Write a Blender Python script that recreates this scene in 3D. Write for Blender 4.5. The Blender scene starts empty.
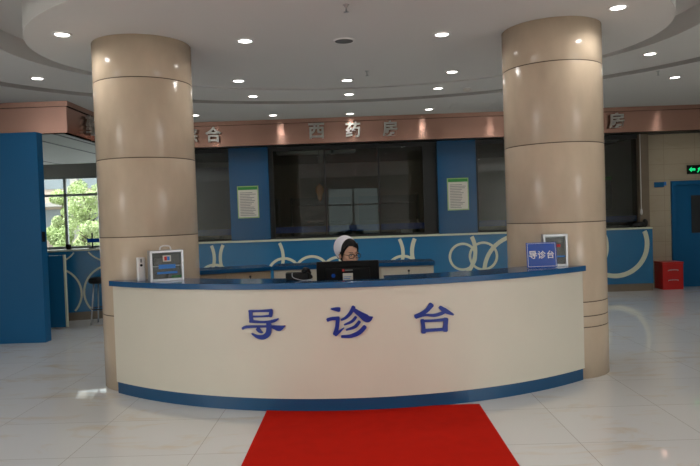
import bpy, bmesh, math, random
from mathutils import Vector, Matrix, noise
random.seed(7)
C = bpy.context.scene.collection
PI = math.pi
R_ = math.radians

# ------------------------------------------------------------------ camera
CAM_H, FOC = 1.6, 640.0
def cam_axes(vp=(357, 216), roll=-.034):
    c, s = math.cos(roll), math.sin(roll)
    a, b = vp[0]-350, 233-vp[1]
    yaw = pitch = 0.0
    for _ in range(20):
        fw = Vector((-math.sin(yaw)*math.cos(pitch), math.cos(yaw)*math.cos(pitch), -math.sin(pitch)))
        r = fw.cross(Vector((0, 0, 1))).normalized(); up = r.cross(fw)
        ix = r*c+up*s; iy = -r*s+up*c
        yaw += (a-FOC*ix[1]/fw[1])/FOC; pitch += (b-FOC*iy[1]/fw[1])/FOC
    return ix, iy, fw
IX, IY, FW = cam_axes()
EYE = Vector((0, 0, CAM_H))
def ray(px, py): return FW+IX*((px-350)/FOC)+IY*((233-py)/FOC)
cd = bpy.data.cameras.new('camera'); cam = bpy.data.objects.new('camera', cd); C.objects.link(cam)
cam.matrix_world = Matrix(((IX.x, IY.x, -FW.x, EYE.x), (IX.y, IY.y, -FW.y, EYE.y), (IX.z, IY.z, -FW.z, EYE.z), (0, 0, 0, 1)))
cd.sensor_width = 36.0; cd.lens = 36.0*FOC/700.0; cd.clip_start = .05; cd.clip_end = 300
bpy.context.scene.camera = cam

# ------------------------------------------------------------------ materials
def srgb(r, g, b):
    f = lambda v: (v/255/12.92) if v/255 <= .04045 else ((v/255+.055)/1.055)**2.4
    return (f(r), f(g), f(b), 1)
def mat(name, col, rough=.5, metal=0, spec=.5, var=0.0, scale=6.0, bump=0.0, bscale=60.0, emit=0, coat=0, stretch=(1, 1, 1), aniso=0):
    m = bpy.data.materials.new(name); m.use_nodes = True
    nt = m.node_tree; b = nt.nodes['Principled BSDF']
    if len(col) == 3: col = (*col, 1)
    b.inputs['Base Color'].default_value = col
    b.inputs['Roughness'].default_value = rough; b.inputs['Metallic'].default_value = metal
    b.inputs['Specular IOR Level'].default_value = spec
    b.inputs['Coat Weight'].default_value = coat; b.inputs['Coat Roughness'].default_value = .08
    b.inputs['Anisotropic'].default_value = aniso
    if emit:
        b.inputs['Emission Color'].default_value = col; b.inputs['Emission Strength'].default_value = emit
    tc = nt.nodes.new('ShaderNodeTexCoord'); mp = nt.nodes.new('ShaderNodeMapping')
    nt.links.new(tc.outputs['Object'], mp.inputs[0]); mp.inputs['Scale'].default_value = stretch
    if var:
        n = nt.nodes.new('ShaderNodeTexNoise'); n.inputs['Scale'].default_value = scale; n.inputs['Detail'].default_value = 5
        nt.links.new(mp.outputs[0], n.inputs['Vector'])
        r = nt.nodes.new('ShaderNodeValToRGB')
        r.color_ramp.elements[0].position = .3; r.color_ramp.elements[1].position = .7
        r.color_ramp.elements[0].color = [min(1, c*(1-var)) for c in col[:3]]+[1]
        r.color_ramp.elements[1].color = [min(1, c*(1+var)) for c in col[:3]]+[1]
        nt.links.new(n.outputs['Fac'], r.inputs[0]); nt.links.new(r.outputs[0], b.inputs['Base Color'])
    if bump:
        n = nt.nodes.new('ShaderNodeTexNoise'); n.inputs['Scale'].default_value = bscale
        nt.links.new(mp.outputs[0], n.inputs['Vector'])
        bp = nt.nodes.new('ShaderNodeBump'); bp.inputs['Strength'].default_value = bump; bp.inputs['Distance'].default_value = .01
        nt.links.new(n.outputs['Fac'], bp.inputs['Height']); nt.links.new(bp.outputs[0], b.inputs['Normal'])
    return m
def tile_mat(name, base, vein, grout, w, h, x0, y0, rough, vertical=False, mortar=.004, veinamt=.5, spec=.5, vscale=1.4):
    m = bpy.data.materials.new(name); m.use_nodes = True
    nt = m.node_tree; b = nt.nodes['Principled BSDF']; L = nt.links.new
    tc = nt.nodes.new('ShaderNodeTexCoord'); src = tc.outputs['Object']
    if vertical:
        sx = nt.nodes.new('ShaderNodeSeparateXYZ'); cx = nt.nodes.new('ShaderNodeCombineXYZ')
        L(src, sx.inputs[0]); L(sx.outputs['X'], cx.inputs['X']); L(sx.outputs['Z'], cx.inputs['Y']); src = cx.outputs[0]
    mp = nt.nodes.new('ShaderNodeMapping'); mp.inputs['Location'].default_value = (-x0+40*w, -y0+40*h, 0); L(src, mp.inputs[0])
    br = nt.nodes.new('ShaderNodeTexBrick'); L(mp.outputs[0], br.inputs['Vector'])
    br.offset = 0; br.squash = 1
    br.inputs['Scale'].default_value = 1; br.inputs['Brick Width'].default_value = w; br.inputs['Row Height'].default_value = h
    br.inputs['Mortar Size'].default_value = mortar; br.inputs['Mortar Smooth'].default_value = 0; br.inputs['Bias'].default_value = 0
    br.inputs['Color1'].default_value = (.95, .95, .95, 1); br.inputs['Color2'].default_value = (1, 1, 1, 1)
    br.inputs['Mortar'].default_value = (.95, .95, .95, 1)
    nz = nt.nodes.new('ShaderNodeTexNoise'); nz.inputs['Scale'].default_value = vscale; nz.inputs['Detail'].default_value = 7
    nz.inputs['Roughness'].default_value = .62; nz.inputs['Distortion'].default_value = .8
    mv = nt.nodes.new('ShaderNodeMapping'); mv.inputs['Scale'].default_value = (1.0, 2.4, 1.0); L(src, mv.inputs[0]); L(mv.outputs[0], nz.inputs['Vector'])
    cr = nt.nodes.new('ShaderNodeValToRGB'); L(nz.outputs['Fac'], cr.inputs[0])
    cr.color_ramp.elements[0].position = .54; cr.color_ramp.elements[1].position = .72
    cr.color_ramp.elements[0].color = base; cr.color_ramp.elements[1].color = vein
    mx = nt.nodes.new('ShaderNodeMixRGB'); mx.blend_type = 'MULTIPLY'; mx.inputs[0].default_value = veinamt
    L(cr.outputs[0], mx.inputs[1]); L(br.outputs['Color'], mx.inputs[2])
    mg = nt.nodes.new('ShaderNodeMixRGB'); L(br.outputs['Fac'], mg.inputs[0]); L(mx.outputs[0], mg.inputs[1]); mg.inputs[2].default_value = grout
    L(mg.outputs[0], b.inputs['Base Color']); b.inputs['Roughness'].default_value = rough; b.inputs['Specular IOR Level'].default_value = spec
    return m
def glass_mat(name, tint=(1, 1, 1, 1), base=.04):
    m = bpy.data.materials.new(name); m.use_nodes = True
    nt = m.node_tree; L = nt.links.new
    nt.nodes.remove(nt.nodes['Principled BSDF'])
    out = nt.nodes['Material Output']
    tr = nt.nodes.new('ShaderNodeBsdfTransparent'); tr.inputs[0].default_value = tint
    gl = nt.nodes.new('ShaderNodeBsdfGlossy'); gl.inputs['Roughness'].default_value = .0
    fr = nt.nodes.new('ShaderNodeFresnel'); fr.inputs[0].default_value = 1.5
    ad = nt.nodes.new('ShaderNodeMath'); ad.operation = 'ADD'; ad.inputs[1].default_value = base-.04
    L(fr.outputs[0], ad.inputs[0])
    mx = nt.nodes.new('ShaderNodeMixShader'); L(ad.outputs[0], mx.inputs[0]); L(tr.outputs[0], mx.inputs[1]); L(gl.outputs[0], mx.inputs[2])
    L(mx.outputs[0], out.inputs[0])
    return m
def stone_mat():
    m = mat('beige_marble', srgb(196, 178, 156), rough=.2, var=.06, scale=5.0, spec=.35, stretch=(1.3, 1.3, .7))
    return m
M = {}
M['ceiling'] = mat('ceiling_paint', (.72, .712, .69), .8, var=.01, scale=.7)
M['groovegrey'] = mat('grey_groove', srgb(172, 170, 166), .7, var=.02)  # groove faces, a darker grey than the ceiling paint
M['winframe'] = mat('grey_window_frame', srgb(196, 200, 196), .5, var=.02)
M['floor'] = tile_mat('floor_tiles', srgb(228, 229, 228), srgb(222, 208, 186), srgb(176, 172, 164), .88, .78, .59, 4.35, .04, mortar=.0022, veinamt=.6, spec=1.0)
M['walltile'] = tile_mat('wall_tiles', srgb(180, 168, 146), srgb(174, 161, 138), srgb(160, 148, 128), .6, .3, 0, 0, .25, vertical=True, mortar=.004)
M['wall'] = mat('wall_paint', srgb(205, 203, 196), .7, var=.02, scale=2)
M['marble'] = stone_mat()
M['joint'] = mat('joint_filler', srgb(70, 56, 42), .7, var=.1)
M['blue'] = mat('blue_laminate', srgb(34, 108, 154), .18, var=.03, scale=2, spec=.5)
M['pillarblue'] = mat('pillar_blue_laminate', srgb(20, 78, 120), .15, var=.02, scale=2)
M['bluepanel'] = mat('blue_aluminium_panel', srgb(0, 92, 142), .5, spec=.3, var=.02, scale=1.5)
M['deskblue'] = mat('desk_blue_laminate', srgb(6, 78, 128), .13, var=.03, scale=4, spec=.6)
M['kickblue'] = mat('kick_blue_laminate', srgb(6, 74, 116), .3, var=.03, scale=4)
M['deskwhite'] = mat('desk_cream_board', srgb(215, 210, 195), .38, var=.015, scale=3)
M['letter'] = mat('blue_acrylic_letter', srgb(6, 42, 138), .35, var=.02)
M['cream'] = mat('cream_band', srgb(206, 212, 190), .35, var=.02)
M['copper'] = mat('rose_copper_panel', srgb(196, 154, 138), .2, metal=.88, var=.03, scale=2, aniso=.85)
nt_ = M['copper'].node_tree; tg_ = nt_.nodes.new('ShaderNodeCombineXYZ'); tg_.inputs[2].default_value = 1
nt_.links.new(tg_.outputs[0], nt_.nodes['Principled BSDF'].inputs['Tangent'])
M['steel'] = mat('brushed_steel', srgb(190, 192, 192), .28, metal=1, var=.05, scale=20)
M['signsteel'] = mat('sign_letter_steel', srgb(188, 188, 184), .32, metal=.8, var=.06, scale=12)
M['alu'] = mat('aluminium', srgb(196, 200, 204), .35, metal=.8, var=.03)
M['black'] = mat('black_plastic', srgb(7, 7, 8), .5, spec=.2, var=.1)
M['darkmetal'] = mat('dark_metal_frame', srgb(34, 36, 36), .4, metal=.3, var=.1)
M['white'] = mat('white_plastic', srgb(232, 230, 228), .35, var=.01)
M['red'] = mat('red_carpet_pile', srgb(204, 30, 14), .95, var=.05, scale=9, bump=.5, bscale=350, spec=.1)
M['redmetal'] = mat('red_enamel', srgb(190, 24, 24), .3, var=.05)
M['soffit'] = mat('glossy_soffit_panel', srgb(120, 123, 114), .5, spec=.12, metal=.0, var=.02)
M['paper'] = mat('paper', srgb(214, 210, 200), .6, var=.02, scale=20)
M['ink'] = mat('grey_print', srgb(96, 98, 98), .7, var=.1)
M['green'] = mat('green_print', srgb(30, 130, 50), .5, var=.05)
M['palegreen'] = mat('pale_green_frame', srgb(150, 180, 120), .5, var=.05)
M['glass'] = glass_mat('pharmacy_glass', (.68, .72, .70, 1), .045)
M['clear'] = glass_mat('window_glass', (.92, .95, .95, 1), .04)
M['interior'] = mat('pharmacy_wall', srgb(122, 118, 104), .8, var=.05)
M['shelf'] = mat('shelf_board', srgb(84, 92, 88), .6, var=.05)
M['skin'] = mat('skin', srgb(214, 166, 140), .5, var=.03, scale=30)
M['hair'] = mat('black_hair', srgb(10, 8, 8), .55, spec=.25, var=.3, scale=60, bump=.4, bscale=140, stretch=(1, 1, .2))
M['cloth'] = mat('white_cotton', srgb(232, 230, 238), .8, var=.02, bump=.15, bscale=300)
M['lips'] = mat('lip', srgb(168, 92, 88), .45, var=.02)
M['eye'] = mat('eye_dark', srgb(26, 18, 16), .2, var=.1)
M['eyewhite'] = mat('eye_white', srgb(225, 220, 214), .3, var=.01)
M['wood'] = mat('tan_board', srgb(170, 150, 124), .45, var=.06, scale=6, stretch=(.3, 3, 3))
M['brownkick'] = mat('brown_plinth', srgb(120, 106, 88), .3, var=.08)
M['darkfabric'] = mat('black_vinyl', srgb(22, 22, 24), .5, var=.1)
M['lens'] = mat('lamp_lens', (1, .96, .9), .4, var=0, emit=14)
M['exit'] = mat('exit_green_light', srgb(20, 220, 130), .4, emit=1.3)
M['led'] = mat('green_led', srgb(20, 230, 120), .4, emit=2)
M['leaf'] = mat('leaf', srgb(202, 218, 158), .6, var=.35, scale=1.2)
M['leafdark'] = mat('leaf_dark', srgb(186, 206, 140), .6, var=.35, scale=1.2)
M['bark'] = mat('bark', srgb(92, 78, 62), .9, var=.3, bump=.6, bscale=25)
M['facade'] = mat('facade_stone', srgb(205, 188, 172), .8, var=.08)
M['facadegrey'] = mat('facade_grey', srgb(196, 192, 184), .6, var=.05)
M['darkglass'] = mat('facade_glass', srgb(150, 160, 164), .3, var=.15, scale=.6)
M['ground'] = mat('paving', srgb(150, 148, 140), .9, var=.1)
M['orange'] = mat('orange_paper', srgb(226, 140, 30), .6, var=.05)
M['bluered'] = mat('blue_print', srgb(40, 120, 200), .45, var=.03)
M['redprint'] = mat('red_print', srgb(200, 40, 40), .5, var=.03)
M['curtain'] = mat('dark_blue_slat', srgb(40, 60, 84), .6, var=.05)
M['signblue'] = mat('sign_blue_acrylic', srgb(22, 74, 168), .2, var=.02)
M['visionglass'] = mat('vision_panel', srgb(46, 52, 56), .1, var=.05)
M['bag'] = mat('black_bag', srgb(20, 20, 22), .45, var=.2, bump=.5, bscale=20)

# ------------------------------------------------------------------ mesh helpers
def obj(name, bm, m, parent=None, smooth=False, bevel=0, kind=None):
    bmesh.ops.recalc_face_normals(bm, faces=bm.faces[:])
    me = bpy.data.meshes.new(name); bm.to_mesh(me); bm.free()
    ms = m if isinstance(m, (list, tuple)) else [m]
    for q in ms: me.materials.append(q if not isinstance(q, str) else M[q])
    o = bpy.data.objects.new(name, me); C.objects.link(o)
    if smooth:
        for p in me.polygons: p.use_smooth = True
    if bevel:
        bv = o.modifiers.new('bevel', 'BEVEL'); bv.width = bevel; bv.segments = 2; bv.limit_method = 'ANGLE'; bv.angle_limit = R_(40)
    if parent: o.parent = parent
    if kind: o['kind'] = kind
    return o
def struct(name, bm, m, parent=None, **k):
    return obj(name, bm, m, parent, kind=None if parent else 'structure', **k)
def tag(o, label, cat, group=None):
    o['label'] = label; o['category'] = cat
    if group: o['group'] = group
    return o
def thing(name, label, cat, loc=(0, 0, 0), rz=0, group=None):
    o = bpy.data.objects.new(name, None); C.objects.link(o); o.empty_display_size = .1
    o.location = loc; o.rotation_euler = (0, 0, rz)
    return tag(o, label, cat, group)
def copy_tree(o, parent=None):
    c = o.copy(); C.objects.link(c)
    if parent: c.parent = parent
    for ch in list(o.children): copy_tree(ch, c)
    return c
def nb(): return bmesh.new()
def box(bm, x0, y0, z0, x1, y1, z1, mi=0, mtx=None):
    v = [bm.verts.new(p) for p in ((x0, y0, z0), (x1, y0, z0), (x1, y1, z0), (x0, y1, z0), (x0, y0, z1), (x1, y0, z1), (x1, y1, z1), (x0, y1, z1))]
    if mtx:
        for q in v: q.co = mtx @ q.co
    for f in ((0, 3, 2, 1), (4, 5, 6, 7), (0, 1, 5, 4), (1, 2, 6, 5), (2, 3, 7, 6), (3, 0, 4, 7)):
        bm.faces.new([v[i] for i in f]).material_index = mi
    return bm
def boxo(name, x0, y0, z0, x1, y1, z1, m, parent=None, bevel=0, **k):
    return obj(name, box(nb(), x0, y0, z0, x1, y1, z1), m, parent, bevel=bevel, **k)
def prism(bm, pts, z0, z1, mi=0):
    a = [bm.verts.new((p[0], p[1], z0)) for p in pts]; b = [bm.verts.new((p[0], p[1], z1)) for p in pts]
    n = len(pts)
    bm.faces.new(a[::-1]).material_index = mi; bm.faces.new(b).material_index = mi
    for i in range(n): bm.faces.new((a[i], a[(i+1) % n], b[(i+1) % n], b[i])).material_index = mi
    return bm
def lathe(bm, prof, n=32, cx=0, cy=0, mis=None, cap=True):
    rings = []
    for r, z in prof:
        rings.append([bm.verts.new((cx+r*math.cos(2*PI*i/n), cy+r*math.sin(2*PI*i/n), z)) for i in range(n)])
    for k in range(len(rings)-1):
        for i in range(n):
            f = bm.faces.new((rings[k][i], rings[k][(i+1) % n], rings[k+1][(i+1) % n], rings[k+1][i]))
            f.smooth = True
            if mis: f.material_index = mis[k]
    if cap:
        bm.faces.new(rings[0][::-1]); bm.faces.new(rings[-1])
    return bm
def tube(bm, pts, r, n=8, closed=False):
    pts = [Vector(p) for p in pts]; rings = []
    m = len(pts)
    rs = list(r) if isinstance(r, (list, tuple)) else [r]*m
    if len(rs) != m:
        k_ = len(rs)-1; rs = [rs[min(int(i*k_/(m-1)), k_-1)]*(1-(i*k_/(m-1)-min(int(i*k_/(m-1)), k_-1)))+rs[min(int(i*k_/(m-1)), k_-1)+1]*(i*k_/(m-1)-min(int(i*k_/(m-1)), k_-1)) for i in range(m)]
    prev = None
    for i, p in enumerate(pts):
        a = pts[(i-1) % m] if (closed or i > 0) else p
        b = pts[(i+1) % m] if (closed or i < m-1) else p
        t = (b-a).normalized()
        if prev is None:
            u = t.cross(Vector((0, 0, 1)) if abs(t.z) < .9 else Vector((1, 0, 0))).normalized()
        else:
            u = (prev-t*prev.dot(t)).normalized()
        prev = u; w = t.cross(u)
        rings.append([bm.verts.new(p+(u*math.cos(2*PI*k/n)+w*math.sin(2*PI*k/n))*rs[i]) for k in range(n)])
    for i in range(m if closed else m-1):
        A, B = rings[i], rings[(i+1) % m]
        for k in range(n):
            f = bm.faces.new((A[k], A[(k+1) % n], B[(k+1) % n], B[k])); f.smooth = True
    if not closed:
        bm.faces.new(rings[0][::-1]); bm.faces.new(rings[-1])
    return bm
def ell(bm, c, r, rot=None, u=20, v=14):
    mt = Matrix.Translation(c) @ (rot.to_4x4() if rot else Matrix.Identity(4)) @ Matrix.Diagonal((r[0], r[1], r[2], 1))
    g = bmesh.ops.create_uvsphere(bm, u_segments=u, v_segments=v, radius=1, matrix=mt)
    for q in g['verts']:
        for f in q.link_faces: f.smooth = True
    return bm
def smooth_path(pts, n=6):
    P = [Vector(p) for p in pts]; out = []
    for i in range(len(P)-1):
        p0 = P[max(i-1, 0)]; p1 = P[i]; p2 = P[i+1]; p3 = P[min(i+2, len(P)-1)]
        for k in range(n):
            t = k/n
            out.append(.5*((2*p1)+(-p0+p2)*t+(2*p0-5*p1+4*p2-p3)*t*t+(-p0+3*p1-3*p2+p3)*t**3))
    out.append(P[-1]); return out

_glyphs = {}
def glyph_mesh(ch, bold=.0):
    """mesh of one character from the built-in font, centred, unit height, extruded along +z"""
    key = (ch, bold)
    if key in _glyphs: return _glyphs[key]
    cu = bpy.data.curves.new('glyph', 'FONT'); cu.body = ch; cu.size = 1; cu.extrude = .5; cu.offset = bold; cu.resolution_u = 3
    o = bpy.data.objects.new('glyph', cu); C.objects.link(o)
    dg = bpy.context.evaluated_depsgraph_get(); dg.update()
    me = bpy.data.meshes.new_from_object(o.evaluated_get(dg))
    bpy.data.objects.remove(o); bpy.data.curves.remove(cu)
    xs = [v.co.x for v in me.vertices]; ys = [v.co.y for v in me.vertices]
    cx, cy = (min(xs)+max(xs))/2, (min(ys)+max(ys))/2; h = max(max(ys)-min(ys), .01)
    for v in me.vertices: v.co.x = (v.co.x-cx)/h; v.co.y = (v.co.y-cy)/h
    _glyphs[key] = me
    return me
def char(ch, h, depth, mtx, m, parent, bold=.012, name='character', wide=1.0):
    bm = nb(); bm.from_mesh(glyph_mesh(ch, bold))
    for v in bm.verts: v.co = mtx @ Vector((v.co.x*h*wide, v.co.y*h, (v.co.z+.5)*depth))
    for f in bm.faces: f.material_index = 0
    return obj(name, bm, m, parent)
def wall_mtx(x, y, z):     # glyph plane facing -Y
    return Matrix.Translation((x, y, z)) @ Matrix.Rotation(PI/2, 4, 'X')

# ------------------------------------------------------------------ room shell
X0, X1, YF, YB = -9.5, 8.2, -5.0, 16.0
ZC, ZD, ZR = 3.45, 3.38, 3.66
struct('floor', box(nb(), X0-.2, YF-.2, -.12, X1+.2, 16.7, 0), 'floor')

# ceiling: outer field, sunk groove, cove around the lowered oval
ECX, ECY, NS = -.03, 6.7, 144
def ring_pts(a, b): return [(ECX+a*math.cos(2*PI*i/NS), ECY+b*math.sin(2*PI*i/NS)) for i in range(NS)]
def rect_pts(ref):
    out = []
    for (x, y) in ref:
        dx, dy = x-ECX, y-ECY
        t = 1e9
        if dx > 1e-9: t = min(t, (X1+.2-ECX)/dx)
        if dx < -1e-9: t = min(t, (X0-.2-ECX)/dx)
        if dy > 1e-9: t = min(t, (YB+.2-ECY)/dy)
        if dy < -1e-9: t = min(t, (YF-.2-ECY)/dy)
        out.append([ECX+dx*t, ECY+dy*t])
    for cx in (X0-.2, X1+.2):
        for cy in (YF-.2, YB+.2):
            k = min(range(NS), key=lambda i: (out[i][0]-cx)**2+(out[i][1]-cy)**2); out[k] = [cx, cy]
    return out
go, gi, lip, disc = ring_pts(5.04, 3.78), ring_pts(4.80, 3.53), ring_pts(3.60, 2.68), ring_pts(3.2, 2.22)
levels = [(rect_pts(go), ZC), (go, ZC), (go, ZC+.09), (gi, ZC+.09), (gi, ZC), (lip, ZC), (lip, ZR), (disc, ZR), (disc, ZD)]
bm = nb(); rings = [[bm.verts.new((x, y, z)) for x, y in p] for p, z in levels]
for k in range(len(rings)-1):
    for i in range(NS):
        try: bm.faces.new((rings[k][i], rings[k][(i+1) % NS], rings[k+1][(i+1) % NS], rings[k+1][i])).material_index = 1 if k in (1, 2, 3) else 0
        except ValueError: pass
bm.faces.new(rings[-1])
struct('ceiling', bm, ['ceiling', 'groovegrey'])

# back wall (tiled, right of the pharmacy) with door, pharmacy room behind
WB = 12.55
bm = nb()
box(bm, 5.62, WB, 0, 6.12, WB+.2, 3.45); box(bm, 6.12, WB, 2.07, 7.12, WB+.2, 3.45); box(bm, 7.12, WB, 0, X1+.2, WB+.2, 3.45)
struct('wall_back', bm, 'walltile')
def side_wall(name, xa, xb, y1):
    bm = nb(); box(bm, xa, YF, 0, xb, -4.4, 3.45); box(bm, xa, -.2, 0, xb, y1, 3.45); box(bm, xa, -4.4, 0, xb, -.2, .5); box(bm, xa, -4.4, 2.9, xb, -.2, 3.45)  # unseen side openings added so fill light reaches desk and columns
    for k in range(1, 3): box(bm, (xa+xb)/2-.04, -4.4+k*1.4-.03, .5, (xa+xb)/2+.04, -4.4+k*1.4+.03, 2.9)
    struct(name, bm, 'wall')
side_wall('wall_right', X1, X1+.2, WB)
side_wall('wall_left', X0-.2, X0, YB)
bm = nb()
box(bm, X0, YB, 0, -4.1, YB+.2, 1.02); box(bm, X0, YB, 2.84, -4.1, YB+.2, 3.45); box(bm, -4.7, YB, 1.02, -4.1, YB+.2, 2.84); box(bm, X0, YB, 1.02, -9.3, YB+.2, 2.84)
struct('wall_window_side', bm, 'wall')
# entrance wall behind the camera: glazed openings that let the daylight in
bm = nb()
box(bm, X0, YF-.2, 0, -1.3, YF, 3.45); box(bm, -1.3, YF-.2, 2.9, 1.0, YF, 3.45); box(bm, 1.0, YF-.2, 0, X1, YF, 3.45)
box(bm, -.19, YF-.14, 0, -.11, YF-.06, 2.9); box(bm, -1.3, YF-.14, 2.1, 1.0, YF-.06, 2.18)
struct('wall_entrance', bm, 'wall')
# pharmacy room
bm = nb()
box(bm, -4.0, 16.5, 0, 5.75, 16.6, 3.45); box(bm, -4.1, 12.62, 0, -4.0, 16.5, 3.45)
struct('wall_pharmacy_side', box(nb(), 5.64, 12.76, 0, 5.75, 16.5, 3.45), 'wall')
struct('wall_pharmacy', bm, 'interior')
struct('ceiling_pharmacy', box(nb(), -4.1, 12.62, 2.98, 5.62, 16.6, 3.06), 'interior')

# door and frame
dr = thing('door_1', 'bright blue door in blue frame right of the red box', 'door', (6.62, WB, 0))
dr['kind'] = 'structure'
del dr['label'], dr['category']
bm = nb(); box(bm, -.5, -.05, 0, -.42, .1, 2.07); box(bm, .42, -.05, 0, .5, .1, 2.07); box(bm, -.42, -.05, 1.99, .42, .1, 2.07)
obj('frame', bm, 'bluepanel', dr, bevel=.004)
obj('leaf', box(nb(), -.42, .02, .0, .42, .12, 1.99), 'bluepanel', dr)
obj('vision_panel', box(nb(), -.10, .005, 1.05, .12, .02, 1.78), 'visionglass', dr)
bm = nb(); tube(bm, [(.33, -.04, .95), (.33, -.04, 1.1)], .011); tube(bm, [(.33, -.04, .97), (.33, .02, .97)], .008); tube(bm, [(.33, -.04, 1.08), (.33, .02, 1.08)], .008)
obj('handle', bm, 'steel', dr)

# left windows
wn = thing('window_1', 'w', 'window', (0, YB, 0)); wn['kind'] = 'structure'; del wn['label'], wn['category']
bm = nb()
WX = [-9.3, -8.6, -7.33, -6.06, -4.7]
box(bm, -9.3, .04, 2.78, -4.7, .12, 2.84); box(bm, -9.3, .04, 1.02, -4.7, .12, 1.08); box(bm, -9.3, .04, 2.34, -4.7, .12, 2.40)
for x in WX[1:-1]: box(bm, x-.03, .04, 1.08, x+.03, .12, 2.78)
obj('window_frame', bm, 'winframe', wn)
for i in range(len(WX)-1):
    obj('pane', box(nb(), WX[i]+.03, .075, 1.08, WX[i+1]-.03, .083, 2.34), 'clear', wn)
    obj('pane', box(nb(), WX[i]+.03, .075, 2.40, WX[i+1]-.03, .083, 2.78), 'clear', wn)
we = thing('window_5', 'w', 'window', (0, YF-.1, 0)); we['kind'] = 'structure'; del we['label'], we['category']
for x0, x1 in ((-1.3, -.19), (-.11, 1.0)):
    obj('pane', box(nb(), x0, -.01, .02, x1, .0, 2.1), 'glass', we); obj('pane', box(nb(), x0, -.01, 2.18, x1, .0, 2.9), 'glass', we)

# fascia boards
def path_wall(bm, pts, t, z0, z1):
    n = len(pts); P = [Vector((p[0], p[1])) for p in pts]; off = []
    for i in range(n):
        d1 = (P[i]-P[i-1]).normalized() if i > 0 else None
        d2 = (P[i+1]-P[i]).normalized() if i < n-1 else None
        if d1 is None: d1 = d2
        if d2 is None: d2 = d1
        n1 = Vector((-d1.y, d1.x)); n2 = Vector((-d2.y, d2.x)); b = (n1+n2).normalized()
        off.append(P[i]+b*(t/max(.2, b.dot(n1))))
    for i in range(n-1):
        prism(bm, [P[i], P[i+1], off[i+1], off[i]], z0, z1)
    return bm
FZ0 = 2.985
fpath = [(X0+.003, 9.5), (-4.26, 9.5), (-4.33, 12.0), (5.62, 12.0), (X1-.003, 12.0)]
fa = thing('fascia_board', 'rose copper fascia band with steel characters running above the pharmacy windows', 'fascia', (-.1, 12, FZ0))
bm = path_wall(nb(), fpath, .1, FZ0, ZC)
for v in bm.verts: v.co -= Vector((-.1, 12, FZ0))
obj('panel', bm, 'copper', fa)
tp = [(X0+.003, 9.47), (-4.23, 9.47), (-4.30, 11.97), (X1-.003, 11.97)]
bm = path_wall(nb(), tp, .03, ZC-.075, ZC)
for v in bm.verts: v.co -= Vector((-.1, 12, FZ0))
obj('top_moulding', bm, 'copper', fa)
for ch, x in (('综', -3.06), ('合', -2.62), ('西', -.70), ('药', -.02), ('房', .665), ('房', 4.85)):
    char(ch, .285, .05, wall_mtx(x+.1, -.052, 3.205-FZ0), 'signsteel', fa, bold=.02)
char('药', .30, .05, Matrix.Translation((-4.28+.1+.02, 10.3-12, 3.2-FZ0)) @ Matrix.Rotation(R_(2), 4, 'Z') @ Matrix.Rotation(PI/2, 4, 'Z') @ Matrix.Rotation(PI/2, 4, 'X'), 'signsteel', fa, bold=.02)

# soffits behind the fascia
bm = nb()
box(bm, X0, 9.6, FZ0, -4.34, 14.3, FZ0+.05)
struct('trim_soffit_left', bm, 'soffit')
bm = nb()
for x in (-6.6, -5.05, -4.50): box(bm, x-.02, 9.6, FZ0-.006, x+.02, 14.3, FZ0)
struct('trim_soffit_slot', bm, 'black')
struct('trim_soffit_back', box(nb(), -4.2, 12.1, FZ0, X1, 12.62, FZ0+.05), 'darkmetal')

# ------------------------------------------------------------------ pharmacy front
GY = 12.46
CT = 1.2
def ring_arc(bm, cx, cz, r, w, xa, xb, za, zb, y, y2=None):
    """flat ring of width w clipped to the panel rectangle"""
    n = 96
    def ok(p): return xa <= p[0] <= xb and za <= p[1] <= zb
    for i in range(n):
        a, b = 2*PI*i/n, 2*PI*(i+1)/n
        q = [(cx+rr*math.cos(t), cz+rr*math.sin(t)) for rr, t in ((r-w/2, a), (r+w/2, a), (r+w/2, b), (r-w/2, b))]
        if all(ok(p) for p in q):
            vs = [bm.verts.new((p[0], y, p[1])) for p in q]+[bm.verts.new((p[0], 0, p[1])) for p in q]
            bm.faces.new(vs[:4]); bm.faces.new(vs[4:][::-1])
            for k in range(4): bm.faces.new((vs[k], vs[(k+1) % 4], vs[4+(k+1) % 4], vs[4+k]))
def counter(name, label, x0, x1, rings, origin, rz=0, kickm='brownkick'):
    """pharmacy counter wall: local x along it, front at y=0, facing -y"""
    t = thing(name, label, 'counter', origin, rz)
    obj('front_panel', box(nb(), x0, 0, .14, x1, .2, CT-.03), 'blue', t)
    obj('plinth', box(nb(), x0, .02, 0, x1, .2, .14), kickm, t)
    obj('ledge', box(nb(), x0-.0, -.02, CT-.03, x1, .42, CT), 'cream', t, bevel=.004)
    for k, (cx, cz, r, w) in enumerate(rings):
        bm = nb(); ring_arc(bm, cx, cz, r, w, x0, x1, .15, CT-.03, -.004-.0007*k)
        if len(bm.faces): obj('ring_band', bm, 'cream', t)
        else: bm.free()
    return t
cr = [(-3.345, .9, .60, .06), (-2.03, .87, .60, .06), (-2.75, .45, .31, .05), (-1.42, .53, .31, .05), (-.89, .53, .33, .05), (-.38, .5, .33, .05), (.25, .87, .60, .065), (1.62, .87, .60, .075), (.84, .5, .31, .05), (1.98, .76, .245, .045), (2.37, .76, .255, .045), (3.06, .45, .68, .075), (4.1, .87, .6, .075), (4.86, .90, .60, .085)]
counter('pharmacy_counter', 'long blue pharmacy counter with cream rings behind the reception desk', -3.35, 5.57, cr, (0, 12.15, 0))
lc = [(-.42, .46, .45, .032), (.52, .46, .45, .032), (-.42, 1.42, .45, .025), (.52, 1.42, .45, .025)]
counter('side_counter', 'blue counter with cream arcs below the daylight windows left of the marble column', -1.6, .95, lc, (-4.72, 10.72, 0), R_(18))

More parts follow.
